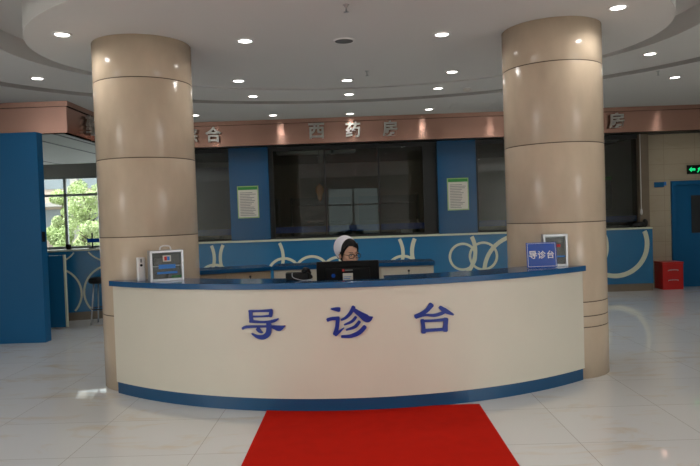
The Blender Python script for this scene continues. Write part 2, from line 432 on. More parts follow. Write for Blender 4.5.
# blue pillars of the pharmacy front
def pillar(x0, x1, label):
    p = boxo('blue_pillar', x0, 12.35, CT, x1, 12.62, FZ0, 'pillarblue'); tag(p, label, 'pillar', None); return p
pillar(-2.44, -1.68, 'blue pillar between the pharmacy windows, nearer the left marble column')
pillar(1.575, 2.315, 'blue pillar between the pharmacy windows, nearer the right marble column')
def notice(x, z, label):
    t = thing('notice_board', label, 'notice', (x, 12.35, z))
    w, h = .205, .31
    obj('frame', box(nb(), -w, -.012, -h, w, 0, h), 'palegreen', t)
    obj('sheet', box(nb(), -w+.02, -.016, -h+.02, w-.02, -.012, h-.02), 'paper', t)
    obj('header', box(nb(), -w+.02, -.019, h-.075, w-.02, -.016, h-.02), 'green', t)
    bm = nb(); rnd = random.Random(int(x*100))
    for k in range(15):
        zz = h-.13-k*.031; a = -w+.05; b = w-.05-rnd.random()*.12
        box(bm, a, -.018, zz-.006, b, -.016, zz+.004)
    obj('printed_lines', bm, 'ink', t)
notice(-2.09, 1.94, 'framed notice with green header on the blue pillar left of the nurse')
notice(1.955, 1.955, 'framed notice with green header on the blue pillar right of the nurse')

# glazing with posts
def glazed(n, x0, x1, posts):
    t = thing('window_%d' % n, 'w', 'window', (0, GY, 0)); t['kind'] = 'structure'; del t['label'], t['category']
    bm = nb(); box(bm, x0, .02, CT, x1, .1, CT+.04); box(bm, x0, .02, FZ0-.07, x1, .1, FZ0)
    for x, w in posts: box(bm, x-w/2, .02, CT+.04, x+w/2, .1, FZ0-.07)
    obj('window_frame', bm, 'darkmetal', t)
    xs = [x0]+[p[0] for p in posts if x0+.3 < p[0] < x1-.3]+[x1]
    for a, b in zip(xs[:-1], xs[1:]): obj('pane', box(nb(), a+.006, .05, CT+.04, b-.006, .058, FZ0-.07), 'glass', t)
    obj('blue_strip', box(nb(), x0+.02, .064, 1.31, x1-.02, .07, 1.43), 'signblue', t)
glazed(2, -4.0, -2.44, [(-3.2, .04)])
glazed(3, -1.68, 1.575, [(-1.64, .08), (-.6, .03), (.45, .03), (1.44, .26)])
glazed(4, 2.315, 5.46, [(2.34, .06), (3.3, .05), (4.4, .05)])
struct('trim_pilaster', box(nb(), 5.46, 12.4, CT, 5.64, 12.75, FZ0), 'brownkick')

# things inside the pharmacy
def fluor(x0, x1, y, z, label):
    t = thing('fluorescent_fitting', label, 'ceiling lamp', ((x0+x1)/2, y, z)); h = (x1-x0)/2
    obj('housing', box(nb(), -h, -.08, -.05, h, .08, 0), 'white', t, bevel=.01)
    bm = nb(); tube(bm, [(-h+.03, -.03, -.065), (h-.03, -.03, -.065)], .014); obj('tube', bm, 'white', t)
fluor(-1.62, .02, 13.3, 2.98, 'long unlit fluorescent fitting seen through the middle pharmacy window')
fluor(4.2, 5.3, 13.0, 2.98, 'long unlit fluorescent fitting seen right of the right marble column')
t = thing('security_camera', 'small dark security camera under the ceiling behind the pharmacy glass', 'camera', (-.45, 12.95, 2.98))
obj('mount', lathe(nb(), [(.04, -.05), (.05, 0)], 16), 'darkmetal', t)
bm = nb(); box(bm, -.05, -.16, -.12, .05, .06, -.04); obj('body', bm, 'white', t, bevel=.012)
bm = nb(); lathe(bm, [(.03, 0), (.03, .012)], 16)
bmesh.ops.rotate(bm, verts=bm.verts[:], cent=(0, 0, 0), matrix=Matrix.Rotation(PI/2, 3, 'X')); bmesh.ops.translate(bm, verts=bm.verts[:], vec=(0, -.16, -.08)); obj('lens', bm, 'black', t)
# medicine racks at the back
def rack(x, label, seed):
    t = thing('medicine_rack', label, 'rack', (x, 15.9, 0))
    bm = nb(); box(bm, -.75, 0, 0, -.72, .45, 2.1); box(bm, .72, 0, 0, .75, .45, 2.1); box(bm, -.72, .42, 0, .72, .45, 2.1); obj('side_frame', bm, 'shelf', t)
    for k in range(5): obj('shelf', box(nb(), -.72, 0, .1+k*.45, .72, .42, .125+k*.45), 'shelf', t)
rack(-2.7, 'grey medicine rack deep inside the pharmacy behind the left pane', 1)
rack(-.9, 'grey medicine rack deep inside the pharmacy left of the nurse', 2)
rack(.8, 'grey medicine rack deep inside the pharmacy right of the nurse', 3)
# inner desk, paper sheets, ornament
t = thing('dispensing_table', 'low dark dispensing table behind the middle pharmacy glass', 'table', (0, 13.3, 0))
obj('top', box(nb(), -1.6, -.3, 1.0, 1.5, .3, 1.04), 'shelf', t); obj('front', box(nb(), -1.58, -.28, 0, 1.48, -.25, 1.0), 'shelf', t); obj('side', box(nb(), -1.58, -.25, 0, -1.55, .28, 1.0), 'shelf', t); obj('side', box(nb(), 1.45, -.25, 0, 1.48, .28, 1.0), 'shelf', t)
t = thing('hanging_ornament', 'orange paper ornament hanging behind the middle pharmacy glass', 'ornament', (-.72, 12.68, 2.98))
bm = nb(); tube(bm, [(0, 0, 0), (0, 0, -.72)], .004, 6); obj('cord', bm, 'darkmetal', t)
bm = nb(); lathe(bm, [(.01, -.72), (.07, -.78), (.085, -.86), (.05, -.95), (.04, -1.02), (.008, -1.06)], 12)
for v in bm.verts: v.co.y *= .45
obj('paper_body', bm, 'orange', t)
tag(boxo('white_pack', .9, 13.05, 1.04, 1.12, 13.3, 1.30, 'white'), 'white pack on the table behind pharmacy glass near the right blue pillar', 'pack')
t = thing('vertical_blind', 'dark blue vertical blind inside the pharmacy window beside the left marble column', 'blind', (-3.15, 12.75, 0))
obj('head_rail', box(nb(), -.8, -.03, 2.66, .75, .05, 2.76), 'shelf', t)
bm = nb()
for k in range(22): box(bm, -.035, -.002, 1.3, .035, .002, 2.66, mtx=Matrix.Translation((-.75+k*.07, 0, 0)) @ Matrix.Rotation(R_(25), 4, 'Z'))
obj('slats', bm, 'curtain', t)
t = thing('panel_sign', 'pale notice panel on the pharmacy side wall seen right of the right column', 'notice', (5.15, 13.6, 1.9))
obj('board', box(nb(), -.25, 0, -.35, .25, .02, .35), 'shelf', t); obj('header', box(nb(), -.25, -.004, .28, .25, 0, .35), 'green', t)
obj('stand', box(nb(), -.02, .0, -1.9, .02, .02, -.35), 'darkmetal', t)
t = thing('pull_cord', 'thin white pull cord with a weight hanging at the right window edge', 'cord', (5.45, 12.33, FZ0))
bm = nb(); tube(bm, [(0, 0, 0), (0, 0, -1.44)], .007, 6); obj('cord', bm, 'white', t)
bm = nb(); lathe(bm, [(.008, -1.42), (.02, -1.46), (.022, -1.52), (.01, -1.55)], 12); obj('weight', bm, 'white', t)
bm = nb(); ell(bm, (5.40, 12.30, CT+.055), (.12, .08, .055)); ell(bm, (5.5, 12.30, CT+.08), (.05, .06, .08)); ell(bm, (5.31, 12.3, CT+.04), (.05, .06, .04))
tag(obj('black_bag', bm, 'bag'), 'small black bag lying on the pharmacy ledge under the pull cord', 'bag')

# right wall: signs and red box
t = thing('exit_sign', 'black exit sign with green arrow and running figure above the blue door', 'sign', (6.66, WB, 2.28))
obj('housing', box(nb(), -.22, -.05, -.085, .22, 0, .085), 'black', t, bevel=.006)
bm = nb()
def flat(bm, pts, y): bm.faces.new([bm.verts.new((x, y, z)) for x, z in pts])
yy = -.052
for pts in ([(-.20, 0), (-.15, .05), (-.15, .02), (-.08, .02), (-.08, -.02), (-.15, -.02), (-.15, -.05)],
            [(-.05, -.055), (-.03, -.06), (.0, -.02), (-.01, .02), (-.035, .015), (-.02, -.015)],
            [(.0, -.02), (.03, -.025), (.05, -.06), (.065, -.055), (.045, -.0), (.01, .005)],
            [(-.02, .0), (.03, .0), (.035, .035), (-.01, .035)], [(.02, .045), (.045, .045), (.045, .065), (.02, .065)],
            [(.09, -.065), (.19, -.065), (.19, .065), (.09, .065)]): flat(bm, pts, yy)
ex = bmesh.ops.extrude_face_region(bm, geom=bm.faces[:]); bmesh.ops.translate(bm, verts=[g for g in ex['geom'] if isinstance(g, bmesh.types.BMVert)], vec=(0, .002, 0))
obj('pictogram', bm, 'exit', t)
t = thing('room_sign', 'small blue room plate on the tiled wall left of the blue door', 'sign', (5.915, WB, 2.01))
obj('plate', box(nb(), -.115, -.012, -.05, .075, 0, .05), 'bluepanel', t, bevel=.004)
obj('end_plate', box(nb(), .075, -.012, -.02, .12, 0, .05), 'bluered', t)
t = thing('fire_equipment_box', 'red metal box with two pale pull handles standing by the blue door', 'box', (5.96, 12.36, 0))
obj('body', box(nb(), -.195, -.17, 0, .195, .17, .49), 'redmetal', t, bevel=.008)
obj('lid', box(nb(), -.2, -.18, .49, .2, .18, .525), 'redmetal', t, bevel=.006)
for z in (.17, .36):
    bm = nb(); tube(bm, smooth_path([(-.09, -.17, z), (-.08, -.19, z+.012), (0, -.195, z+.018), (.08, -.19, z+.012), (.09, -.17, z)]), .009, 8)
    obj('handle', bm, 'alu', t)

# left: blue partition and gate
t = thing('blue_partition', 'tall plain blue partition at the left edge of the photo', 'partition', (-5.44, 8.75, 0))
obj('panel', box(nb(), -2.6, 0, 0, 1.09, .16, 2.9), 'bluepanel', t, bevel=.004)
obj('latch', box(nb(), 1.085, .02, 1.39, 1.1, .1, 1.53), 'black', t, bevel=.004)
t = thing('counter_gate', 'low blue gate panel with pale edge beside the tall blue partition', 'gate', (-4.94, 9.9, 0))
obj('panel', box(nb(), -.4, 0, .02, .345, .04, 1.14), 'blue', t)
obj('edge_strip', box(nb(), .345, -.004, .02, .37, .044, 1.15), 'cream', t)
# stool behind left column
t = thing('bar_stool', 'black padded stool half hidden behind the left marble column', 'stool', (-4.17, 10.3, 0))
bm = nb(); lathe(bm, [(.17, .66), (.2, .68), (.2, .73), (.16, .75)], 24); obj('seat', bm, 'darkfabric', t, smooth=True)
for k in range(4):
    a = PI/4+k*PI/2; bm = nb(); tube(bm, [(.13*math.cos(a), .13*math.sin(a), .67), (.2*math.cos(a), .2*math.sin(a), 0)], .012, 8); obj('leg', bm, 'alu', t)
bm = nb(); tube(bm, [(.175*math.cos(2*PI*i/24), .175*math.sin(2*PI*i/24), .25) for i in range(24)], .01, 8, True); obj('foot_ring', bm, 'darkmetal', t)
# on the left counter
bm = nb(); lathe(bm, [(.03, 0), (.04, .01), (.042, .08), (.036, .085), (.034, .02)], 20, -4.90, 10.78); o = obj('pen_cup', bm, 'black'); o.location = (0, 0, CT); tag(o, 'small black cup on the side counter near the blue partition', 'cup')
t = thing('display_stand', 'blue plate on a dark post standing on the left side counter', 'stand', (-4.55, 10.92, CT))
bm = nb(); lathe(bm, [(.06, 0), (.06, .012), (.012, .018), (.012, .27)], 16); obj('post', bm, 'darkmetal', t)
obj('plate', box(nb(), -.08, -.03, .10, .30, -.012, .17), 'signblue', t, bevel=.003)
obj('plate_foot', box(nb(), .2, -.035, 0, .3, -.007, .10), 'darkmetal', t)

# ------------------------------------------------------------------ marble columns
def column(x, y, r, label, thin=False):
    prof = []; mis = []
    z = 0
    js = [.586, .482] if thin else []
    js = sorted(js+[.72, 1.473, 2.222, 2.98])
    prof.append((r, 0))
    for j in js:
        g = .0045
        prof += [(r, j-g), (r-.0005, j-g*.8), (r-.0005, j+g*.8), (r, j+g)]
    prof.append((r, ZD+.0))
    for k in range(len(prof)-1): mis.append(1 if (prof[k][0]+prof[k+1][0])/2 < r-.0001 else 0)
    bm = lathe(nb(), prof, 96, mis=mis)
    o = obj('marble_column', bm, ['marble', 'joint']); o.location = (x, y, 0)
    return tag(o, label, 'column')
CL = (-2.118, 6.50, .48); CR = (1.99, 6.46, .476)
column(*CL, 'round beige marble column at the left end of the desk')
column(*CR, 'round beige marble column at the right end of the desk', True)

# ------------------------------------------------------------------ reception desk
DX, DY, DR, DL_, DA = -.10, 8.72, 3.515, R_(39.3), R_(38.25)
desk = thing('reception_desk', 'curved cream reception desk with blue top and large blue characters', 'desk', (DX, DY-DR, 0))
OFF = Vector((DX, DY-DR, 0))
def arc(r, a): return (DX+r*math.sin(a)-OFF.x, DY-r*math.cos(a)-OFF.y)
def inner_r(a, r_in, r_out, notch=True):
    """inner radius at angle a, pulled out where a column stands in the way"""
    d = Vector((math.sin(a), -math.cos(a))); rr = r_in
    for cx, cy, cr in (CL, CR):
        v = Vector((cx-DX, cy-DY)); t = v.dot(d); q = v.length_squared-t*t; m_ = cr+.004
        if q < m_*m_: rr = max(rr, t+math.sqrt(m_*m_-q))
    if notch and -.096 < a < .098: rr = max(rr, r_out-.15)     # cut-out for the monitor
    return min(rr, r_out-.012)
def arc_slab(bm, r_in, r_out, a0, a1, z0, z1, n=72, fit=False):
    prev = None
    for i in range(n+1):
        a = a0+(a1-a0)*i/n; ri = inner_r(a, r_in, r_out) if fit else r_in
        p, q = arc(ri, a), arc(r_out, a)
        vs = [bm.verts.new((p[0], p[1], z0)), bm.verts.new((q[0], q[1], z0)), bm.verts.new((q[0], q[1], z1)), bm.verts.new((p[0], p[1], z1))]
        if prev:
            for k in range(4): bm.faces.new((prev[k], prev[(k+1) % 4], vs[(k+1) % 4], vs[k]))
        else: bm.faces.new(vs[::-1])
        prev = vs
    bm.faces.new(prev)
    return bm
DT = 1.07
obj('front_panel', arc_slab(nb(), DR-.022, DR, -DL_, DA, .11, DT-.05), 'deskwhite', desk)
obj('kick_board', arc_slab(nb(), DR-.03, DR-.012, -DL_, DA-R_(.15), 0, .11), 'kickblue', desk)
obj('counter_top', arc_slab(nb(), DR-.40, DR+.03, -DL_-R_(.3), DA+R_(.25), DT-.05, DT, 160, True), 'deskblue', desk, bevel=.004)
wa = R_(26)
obj('inner_panel', arc_slab(nb(), DR-.36, DR-.345, -wa, wa, .0, DT-.05, 48), 'deskwhite', desk)
obj('work_surface', arc_slab(nb(), DR-1.0, DR-.36, -wa, wa, .725, .755, 48), 'deskblue', desk, bevel=.003)
for a in (-wa+.004, 0.23, wa-.008):
    obj('support_panel', arc_slab(nb(), DR-.95, DR-.365, a, a+.006, 0, .725, 1), 'deskwhite', desk)

# characters on the front, drawn stroke by stroke and wrapped on the curve
def to_desk(px, py, r):
    d = ray(px, py); o2 = Vector((EYE.x-DX, EYE.y-DY))
    a = d.x**2+d.y**2; b = 2*(o2.x*d.x+o2.y*d.y); c = o2.length_squared-r*r
    t = (-b-math.sqrt(b*b-4*a*c))/(2*a); p = EYE+d*t
    return math.atan2(p.x-DX, -(p.y-DY)), p.z
def stroke_char(strokes, org, k=7.771):
    bm = nb()
    for si, st in enumerate(strokes):
        path = smooth_path([(x, y, w) for x, y, w in st], 5)
        # round ends
        L, Rr = [], []
        m = len(path)
        for i, p in enumerate(path):
            a = path[max(i-1, 0)]; b = path[min(i+1, m-1)]
            t = Vector((b.x-a.x, b.y-a.y)).normalized(); n = Vector((-t.y, t.x)); w = max(p.z*1.1, 3)/2
            if i in (0, m-1):
                s = -1 if i == 0 else 1
                c = Vector((p.x, p.y))
                caps = [c+t*(s*w*.45)+n*(w*.6), c+t*(s*w*.45)-n*(w*.6)]
                if i == 0: L += [caps[0], c+n*w]; Rr += [caps[1], c-n*w]
                else: L += [c+n*w, caps[0]]; Rr += [c-n*w, caps[1]]
            else:
                L.append(Vector((p.x, p.y))+n*w); Rr.append(Vector((p.x, p.y))-n*w)
        prev = None
        for l, r in zip(L, Rr):
            vs = []
            for q, rad in ((l, DR-.001), (r, DR-.001), (r, DR+.014+.0003*si), (l, DR+.014+.0003*si)):
                th, z = to_desk(org[0]+q.x/k, org[1]+q.y/k, DR)
                p = arc(rad, th); vs.append(bm.verts.new((p[0], p[1], z)))
            if prev:
                for j in range(4): bm.faces.new((prev[j], prev[(j+1) % 4], vs[(j+1) % 4], vs[j]))
            else: bm.faces.new(vs[::-1])
            prev = vs
        bm.faces.new(prev)
    return obj('character', bm, 'letter', desk)
stroke_char([
    [(152, 164, 18), (240, 162, 16), (326, 158, 22)], [(322, 156, 22), (320, 182, 26), (316, 204, 24)], [(172, 205, 14), (245, 204, 13), (318, 199, 16)],
    [(163, 160, 24), (165, 200, 24), (170, 240, 26)], [(160, 240, 24), (230, 247, 17), (300, 246, 18), (345, 238, 22), (378, 223, 10)],
    [(102, 298, 18), (130, 286, 20), (220, 282, 17), (310, 281, 16)], [(300, 281, 14), (345, 287, 26), (388, 296, 38), (428, 279, 8)],
    [(303, 252, 32), (305, 300, 34), (297, 340, 38), (262, 364, 34), (215, 360, 22), (172, 336, 6)], [(218, 298, 26), (234, 318, 22), (256, 331, 7)]], (230, 290))
stroke_char([
    [(124, 146, 8), (160, 148, 26), (190, 151, 34)], [(97, 232, 26), (130, 222, 24), (186, 218, 26)], [(178, 214, 28), (172, 285, 28), (157, 342, 34)],
    [(158, 346, 26), (192, 320, 18), (226, 292, 5)], [(301, 130, 28), (275, 178, 26), (240, 213, 20), (205, 231, 14)],
    [(300, 150, 24), (350, 186, 38), (408, 222, 52), (448, 208, 6)], [(318, 208, 20), (285, 244, 20), (228, 268, 11)],
    [(346, 243, 22), (310, 284, 22), (243, 308, 12)], [(388, 282, 28), (345, 328, 30), (280, 356, 25), (208, 360, 18)]], (315, 290))
stroke_char([
    [(242, 112, 36), (208, 155, 28), (162, 186, 27), (118, 205, 26)], [(120, 208, 26), (190, 194, 17), (260, 196, 22), (310, 184, 24), (345, 168, 20)],
    [(308, 132, 24), (352, 162, 34), (410, 190, 14)], [(172, 232, 28), (178, 280, 26), (182, 328, 32)], [(164, 239, 18), (260, 236, 18), (362, 227, 24)],
    [(354, 222, 32), (350, 270, 30), (347, 314, 36)], [(182, 313, 22), (260, 309, 22), (350, 303, 22)]], (400, 290))

# carpet
bm = nb(); cpts = []
for i in range(25):
    x = -.805+1.767*i/24
    cpts.append((x, min(5.285, DY-math.sqrt((DR-.008)**2-(x-DX)**2)-.003)))
prism(bm, [(.962, -3.2), *cpts[::-1], (-.805, -3.2)], .0, .009)
tag(obj('red_carpet', bm, 'red'), 'bright red carpet runner leading up to the reception desk', 'carpet')

# ------------------------------------------------------------------ things on the desk
def at_desk(a_deg, inset): 
    a = R_(a_deg); r = DR-inset
    return DX+r*math.sin(a), DY-r*math.cos(a)
# first aid cabinet, left
def aid_box(name, label, loc, rz, w, h, d, full=True):
    t = thing(name, label, 'box', loc, rz); f = .022
    bm = nb(); box(bm, -w/2, -d/2+.02, 0, -w/2+.008, d/2, h); box(bm, w/2-.008, -d/2+.02, 0, w/2, d/2, h)
    box(bm, -w/2+.008, -d/2+.02, 0, w/2-.008, d/2, .008); box(bm, -w/2+.008, -d/2+.02, h-.008, w/2-.008, d/2, h); box(bm, -w/2+.008, d/2-.008, .008, w/2-.008, d/2, h-.008)
    obj('case', bm, 'alu', t)
    y0, y1 = -d/2, -d/2+.02
    bm = nb(); box(bm, -w/2, y0, 0, -w/2+f, y1, h); box(bm, w/2-f, y0, 0, w/2, y1, h); box(bm, -w/2+f, y0, 0, w/2-f, y1, f); box(bm, -w/2+f, y0, h-f, w/2-f, y1, h)
    door = obj('door_frame', bm, 'alu', t, bevel=.003)
    obj('door_glass', box(nb(), -w/2+f, y0+.008, f, w/2-f, y0+.011, h-f), 'clear', door)
    return t, door, y0
lx, ly = at_desk(-31.2, .20)
t, door, y0 = aid_box('first_aid_cabinet', 'silver framed first aid box with glass door and handle in front of the left column', (-1.765, 5.835, DT), R_(27), .30, .278, .13)
bm = nb(); box(bm, -.036, y0+.001, .176, .036, y0+.006, .232); e = obj('emblem', bm, 'paper', door)
obj('emblem_half', box(nb(), -.024, y0-.001, .186, -.001, y0+.001, .222), 'redprint', e); obj('emblem_half', box(nb(), .001, y0-.001, .186, .024, y0+.001, .222), 'bluered', e)
obj('printed_band', box(nb(), -.075, y0+.003, .112, .075, y0+.007, .15), 'bluered', door)
obj('printed_band', box(nb(), -.09, y0+.003, .065, .09, y0+.007, .085), 'bluered', door)
obj('shelf', box(nb(), -.142, -.04, .13, .142, .05, .134), 'alu', t)
obj('contents', box(box(box(nb(), -.12, -.03, .009, .0, .04, .08), .01, -.03, .009, .06, .03, .06), -.1, -.02, .135, .02, .03, .2), 'ink', t)
obj('back_liner', box(nb(), -.142, .05, .009, .142, .056, .276), 'ink', t)
obj('green_pack', box(nb(), .04, -.045, .009, .13, -.032, .045), 'green', t)
bm = nb(); lathe(bm, [(.012, 0), (.012, .012)], 14); bmesh.ops.rotate(bm, verts=bm.verts[:], cent=(0, 0, 0), matrix=Matrix.Rotation(PI/2, 3, 'X')); bmesh.ops.translate(bm, verts=bm.verts[:], vec=(.138, y0, .16)); obj('lock', bm, 'steel', door)
bm = nb(); tube(bm, smooth_path([(-.05, 0, .278), (-.042, 0, .306), (-.02, 0, .316), (.02, 0, .316), (.042, 0, .306), (.05, 0, .278)]), .007, 8); obj('handle', bm, 'white', t)
# air freshener
t = thing('air_freshener', 'slim white air freshener standing left of the first aid box', 'dispenser', (-2.015, 5.885, DT), R_(27))
bm = nb(); prism(bm, [(-.034, -.035), (-.026, -.045), (.026, -.045), (.034, -.035), (.034, .03), (-.034, .03)], 0, .215)
obj('body', bm, 'white', t, bevel=.006)
bm = nb(); lathe(bm, [(.012, 0), (.012, .006)], 16); bmesh.ops.rotate(bm, verts=bm.verts[:], cent=(0, 0, 0), matrix=Matrix.Rotation(PI/2, 3, 'X')); bmesh.ops.translate(bm, verts=bm.verts[:], vec=(0, -.044, .145)); obj('nozzle', bm, 'black', t)
obj('indicator', box(nb(), -.006, -.047, .17, .006, -.044, .205), 'ink', t)
# sign and box, right
t = thing('desk_sign', 'blue sign with white characters standing at the right end of the desk', 'sign', (1.675, 5.85, DT), R_(4))
tilt = Matrix.Rotation(R_(-6), 4, 'X')
obj('plate', box(nb(), -.14, -.004, .004, .14, .004, .232, mtx=tilt), 'signblue', t, bevel=.001)
bm = nb()
for a in ((-.131, .222, .131, .225), (-.131, .012, .131, .015), (-.131, .015, -.128, .222), (.128, .015, .131, .222)): box(bm, a[0], -.0055, a[1], a[2], -.004, a[3], mtx=tilt)
obj('border_line', bm, 'white', t)
for ch, x in (('导', -.082), ('诊', 0), ('台', .082)):
    char(ch, .072, .0015, tilt @ wall_mtx(x, -.004, .120), 'white', t, bold=.016)
obj('foot', box(nb(), -.12, -.012, 0, .12, .045, .004), 'signblue', t); obj('foot_block', box(nb(), -.03, .004, .0, .03, .024, .02), 'signblue', t)
t, door, y0 = aid_box('glass_door_case', 'silver framed case with grey glass door behind the blue desk sign', (1.825, 5.962, DT), R_(3), .23, .30, .06)
obj('backing', box(nb(), -.088, y0+.014, .022, .088, y0+.018, .268), 'ink', t)
obj('red_mark', box(nb(), .01, y0+.001, .18, .045, y0+.004, .205), 'redprint', door)
obj('blue_mark', box(nb(), -.088, y0+.001, .085, .088, y0+.004, .1), 'bluered', door)
# phone
t = thing('desk_phone', 'black desk telephone on the counter left of the monitor', 'phone', (-.515, 5.50, DT), R_(172))
bm = nb(); prof = [(-.09, 0), (.09, 0), (.09, .065), (.06, .07), (-.09, .025)]
a = [bm.verts.new((-.1, y, z)) for y, z in prof]; b = [bm.verts.new((.1, y, z)) for y, z in prof]
bm.faces.new(a); bm.faces.new(b[::-1])
for i in range(5): bm.faces.new((a[i], a[(i+1) % 5], b[(i+1) % 5], b[i]))
obj('body', bm, 'black', t, bevel=.008)
bm = nb()
for i in range(4):
    for j in range(3): box(bm, -.005+j*.026, -.06+i*.024, .031+i*.0075, .013+j*.026, -.043+i*.024, .044+i*.0075)
obj('keypad', bm, 'ink', t)
bm = nb(); tube(bm, smooth_path([(-.065, -.085, .055), (-.065, -.07, .072), (-.065, 0, .088), (-.065, .07, .094), (-.065, .1, .08)]), [.018, .016, .015, .016, .018], 10)
for c in ((-.065, -.08, .05), (-.065, .085, .078)): ell(bm, c, (.025, .025, .02), u=12, v=8)
obj('handset', bm, 'black', t)
bm = nb()
tube(bm, smooth_path([(.04, .086, .066), (.03, .105, .03), (-.04, .112, .006), (-.10, .10, .004), (-.13, .06, .004)], 8), .0035, 6); obj('coiled_cord', bm, 'alu', t)
# monitor
t = thing('monitor', 'black computer monitor seen from behind in front of the nurse', 'monitor', (-.10, 5.775, .755), 0)
obj('casing', box(box(nb(), -.283, -.015, .115, .283, .015, .443), -.2, -.04, .17, .2, -.015, .38), 'black', t, bevel=.008)
obj('screen', box(nb(), -.27, .015, .13, .27, .017, .43), 'visionglass', t)
obj('stand_neck', box(nb(), -.035, -.03, .012, .035, -.012, .2), 'black', t, bevel=.004)
obj('stand_base', box(nb(), -.12, -.08, 0, .12, .1, .014), 'black', t, bevel=.005)
obj('label_sticker', box(nb(), -.045, -.0415, .265, .045, -.04, .335), 'paper', t)
bm = nb(); box(bm, -.04, -.0425, .285, .02, -.0415, .291); box(bm, -.04, -.0425, .3, .03, -.0415, .305); obj('sticker_print', bm, 'bluered', t)
obj('logo_mark', box(nb(), -.05, -.0415, .352, -.03, -.04, .372), 'redprint', t); obj('logo_bar', box(nb(), -.025, -.0415, .355, .045, -.04, .368), 'ink', t)
bm = nb(); lathe(bm, [(.018, 0), (.018, .0015)], 18); bmesh.ops.rotate(bm, verts=bm.verts[:], cent=(0, 0, 0), matrix=Matrix.Rotation(PI/2, 3, 'X')); bmesh.ops.translate(bm, verts=bm.verts[:], vec=(-.13, -.04, .315)); obj('round_sticker', bm, 'signblue', t)
t = thing('keyboard', 'black keyboard on the inner worktop behind the monitor', 'keyboard', (-.08, 6.0, .755))
obj('base', box(nb(), -.2, -.06, 0, .2, .06, .016), 'black', t, bevel=.003)
bm = nb()
for i in range(14):
    for j in range(4): box(bm, -.19+i*.0272, -.05+j*.026, .016, -.168+i*.0272, -.029+j*.026, .021)
obj('keys', bm, 'darkmetal', t)

# back cabinet behind the nurse
def cabinet(label, loc, rz, x0, x1, m, drawers, h=1.05, x1_top=None):
    t = thing('back_cabinet', label, 'cabinet', loc, rz)
    obj('body', box(nb(), x0, .02, 0, x1, .42, h-.045), m, t)
    obj('top', box(nb(), x0-.01, -.015, h-.045, x1+.015, .44, h), 'deskblue', t, bevel=.003)
    n = len(drawers)
    for a, b in drawers:
        dz = obj('drawer', box(nb(), a+.006, 0, h-.21, b-.006, .02, h-.055), m, t, bevel=.002)
        bm = nb(); lathe(bm, [(.013, 0), (.013, .014)], 14); bmesh.ops.rotate(bm, verts=bm.verts[:], cent=(0, 0, 0), matrix=Matrix.Rotation(PI/2, 3, 'X')); bmesh.ops.translate(bm, verts=bm.verts[:], vec=((a+b)/2+.02, 0, h-.10))
        box(bm, (a+b)/2+.016, -.016, h-.145, (a+b)/2+.024, -.012, h-.11)
        obj('lock', bm, 'darkmetal', dz)
        obj('door', box(nb(), a+.006, 0, .08, b-.006, .02, h-.22), m, t, bevel=.002)
    return t
cabinet('cream back cabinet with lockable drawers and blue top behind the nurse', (0, 7.37, 0), 0, -.985, .865, 'deskwhite', [(-.985, -.37), (-.37, .245), (.245, .865)])
cabinet('tan angled cabinet wing with blue top left of the cream back cabinet', (-1.012, 7.35, 0), R_(19), -1.05, -.0, 'wood', [(-1.05, -.525), (-.525, 0)])

# ------------------------------------------------------------------ nurse
def capsule(bm, a, b, ra, rb, n=14):
    a, b = Vector(a), Vector(b); k = 6
    pts = [a.lerp(b, i/k) for i in range(k+1)]
    tube(bm, pts, [ra+(rb-ra)*i/k for i in range(k+1)], n); ell(bm, a, (ra,)*3, u=n, v=8); ell(bm, b, (rb,)*3, u=n, v=8)
def remeshed(bm, voxel, smooth_it, name):
    me = bpy.data.meshes.new(name); bm.to_mesh(me); bm.free()
    o = bpy.data.objects.new(name, me); C.objects.link(o)
    r = o.modifiers.new('r', 'REMESH'); r.mode = 'VOXEL'; r.voxel_size = voxel; r.use_smooth_shade = True
    s = o.modifiers.new('s', 'SMOOTH'); s.iterations = smooth_it; s.factor = .5
    dg = bpy.context.evaluated_depsgraph_get(); dg.update()
    m2 = bpy.data.meshes.new_from_object(o.evaluated_get(dg)); m2.name = name
    bpy.data.objects.remove(o); bpy.data.meshes.remove(me)
    out = bmesh.new(); out.from_mesh(m2); bpy.data.meshes.remove(m2)
    for f in out.faces: f.smooth = True
    return out
# figure space: seated, facing -Y, origin on the floor under the seat
nurse = thing('person', 'seated person in white nurse cap and black glasses looking down behind the monitor', 'person', (-.125, 6.40, 0), 0)
HS = 1.12
HEAD = Matrix.Translation((0.026, -.16, 1.226)) @ Matrix.Rotation(R_(34), 4, 'Z') @ Matrix.Rotation(R_(10), 4, 'X') @ Matrix.Scale(HS, 4)
def hp(x, y, z): return HEAD @ Vector((x, y, z))
def hrot(): return HEAD.to_3x3()   # carries the head scale
bm = nb()
